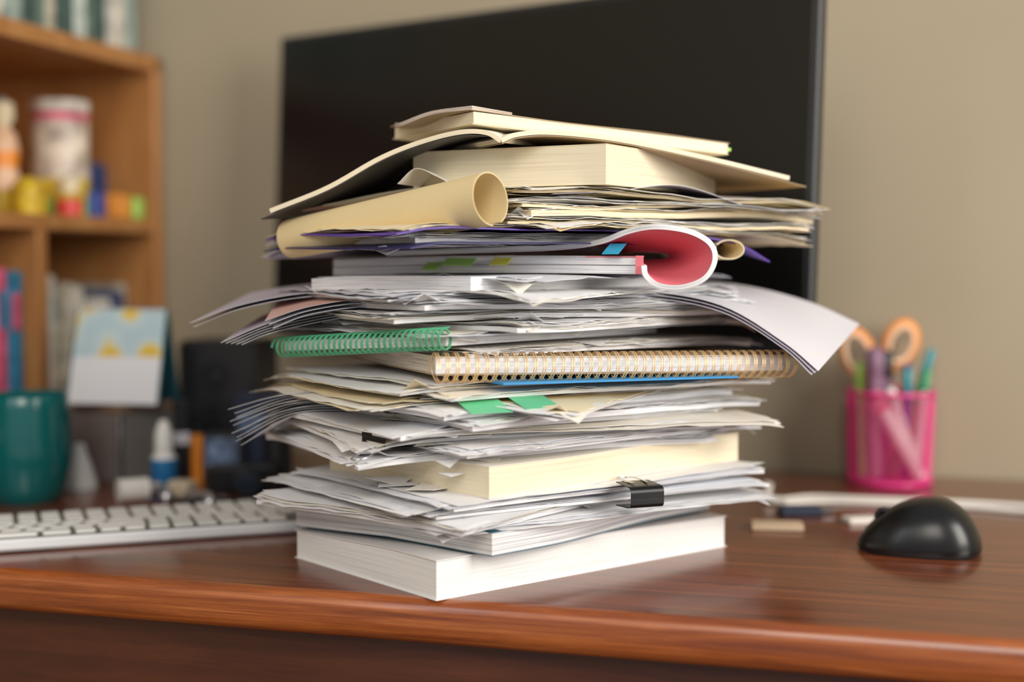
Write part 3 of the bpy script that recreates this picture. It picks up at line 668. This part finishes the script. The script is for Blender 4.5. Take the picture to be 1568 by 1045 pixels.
def row(name,t0,t1,z,seq,s_front,hh,dep=14):
    mb=MB(); t=t0; i=0
    while t<t1-1:
        wd=random.uniform(1.6,3.6); wd=min(wd,t1-t); h=random.uniform(*hh); k='bk'+seq[i%len(seq)]; sf=s_front-random.uniform(0,1.5)
        box(mb,D(sf-dep/2,t+wd/2),DA,dep,wd-.1,h,z,k,.1)
        box(mb,D(sf-dep/2-.2,t+wd/2),DA,dep-.6,wd-.6,h+.02,z,'e_w')
        box(mb,D(sf+.02,t+wd/2),DA,.1,wd*.6,h*.25,z+h*.6,'bk'+seq[(i+3)%len(seq)])
        t+=wd; i+=1
    mb.obj(name,0)
row('book_row',34,68,49.42,'fbcjbfabm',-69,(14,20))
row('book_row',22,37.8,6.52,'edeidedde',-69.5,(15,18))
row('book_row',38,42.2,6.52,'ed',-68.2,(16,18))
row('book_row',46,60,6.52,'cigcaim',-72,(13,15.5))
row('book_row',60.5,66.8,6.52,'ihg',-70,(12,16))
M['tin_r']=flat('tin_red_white',(.75,.55,.45),.4,var=.6,scale=35); M['yel']=flat('candle_yellow',(.90,.50,.03),.4,var=.5,scale=60)
M['toyred']=flat('toy_red',(.75,.06,.05),.4)
ZS=28.92
mb=MB(); p=D(-74,58.0); lathe(mb,(p[0],p[1],ZS),[(0,0),(3.3,0),(3.3,2.2),(3.3,4.6),(3.3,11.6),(3.3,12.6),(3.45,12.8),(3.45,14.0),(0,14.1)],'tin_r',32,mats=['yel','tabg','yel','tin_r','bke','bkc','bkc','bkc']); mb.obj('tin_canister',40)
mb=MB(); p=D(-76,49.5); lathe(mb,(p[0],p[1],ZS),[(0,0),(2.2,0),(2.4,3),(1.6,5.5),(1.9,7.5),(1.5,9.5),(.8,10.2),(1.4,11.3),(1.3,13),(0,13.8)],'cream',32,mats=['yel','yel','peach','orange','peach','peach','cream','cream','bkg']); mb.obj('toy_figurine',60)
mb=MB(); p=D(-70.5,46.5); lathe(mb,(p[0],p[1],ZS),[(0,0),(1.9,0),(2.0,3),(1.2,4.0),(0,4.3)],'yel',28); mb.obj('candle_jar',40)
mb=MB(); p=D(-70.2,54.0); lathe(mb,(p[0],p[1],ZS),[(0,0),(1.5,0),(1.6,2),(1.0,2.8),(1.2,3.6),(.9,4.6),(0,5)],'toyred',24,mats=['toyred','toyred','yel','cream','cream','bkg']); mb.obj('toy_figurine',60)
mb=MB(); bb(-79,-73.2,63,66.9,ZS,36.0,'bkh',mb,.3); mb.obj('navy_gift_box',0)
mb=MB(); bb(-72.8,-69.8,58.4,61.2,ZS,32.1,'pblue',mb,.25); mb.obj('blue_toy_block',0)
mb=MB(); bb(-71.0,-68.2,61.8,64.4,ZS,31.9,'bkk',mb,.25); mb.obj('orange_toy_block',0)
mb=MB(); bb(-70.0,-68.0,64.9,66.9,ZS,31.6,'tabg',mb,.25); mb.obj('green_toy_block',0)
# ---------------------------------------------------------------- lights, world, camera
def area(name,loc,target,size,power,col,sy=None):
    l=bpy.data.lights.new(name,'AREA'); l.energy=power; l.color=col; l.size=size
    if sy: l.shape='RECTANGLE'; l.size_y=sy
    o=bpy.data.objects.new(name,l); bpy.context.collection.objects.link(o); o.location=loc
    o.rotation_euler=(Vector(target)-Vector(loc)).to_track_quat('-Z','Y').to_euler(); return o
area('window_light_right',(1.7,-.25,1.65),(0.1,1.1,.9),1.0,50,(1,.94,.86),1.3)
area('fill_light_left',(-1.7,-.3,1.8),(0,1.2,.85),1.2,22,(.86,.93,1),1.2)  # added soft cool fill for the left faces
area('edge_highlight_light',(-.25,-1.0,2.0),(.1,1.1,.8),.9,20,(1,.92,.82),.9)  # added behind the camera to put a highlight on the desk edge
wd=bpy.data.worlds.new('World'); bpy.context.scene.world=wd; wd.use_nodes=True
bg=wd.node_tree.nodes['Background']; bg.inputs['Color'].default_value=(.95,.96,1.0,1); bg.inputs['Strength'].default_value=.40
bpy.context.scene.view_settings.view_transform='Standard'
cd=bpy.data.cameras.new('camera'); co=bpy.data.objects.new('camera',cd); bpy.context.collection.objects.link(co)
co.location=(0,0,DZ+.237); co.rotation_euler=(rad(90-3.22),0,0); cd.lens=50; cd.sensor_width=36
cd.dof.use_dof=True; cd.dof.focus_distance=1.04; cd.dof.aperture_fstop=1.9; cd.clip_start=.02
bpy.context.scene.camera=co
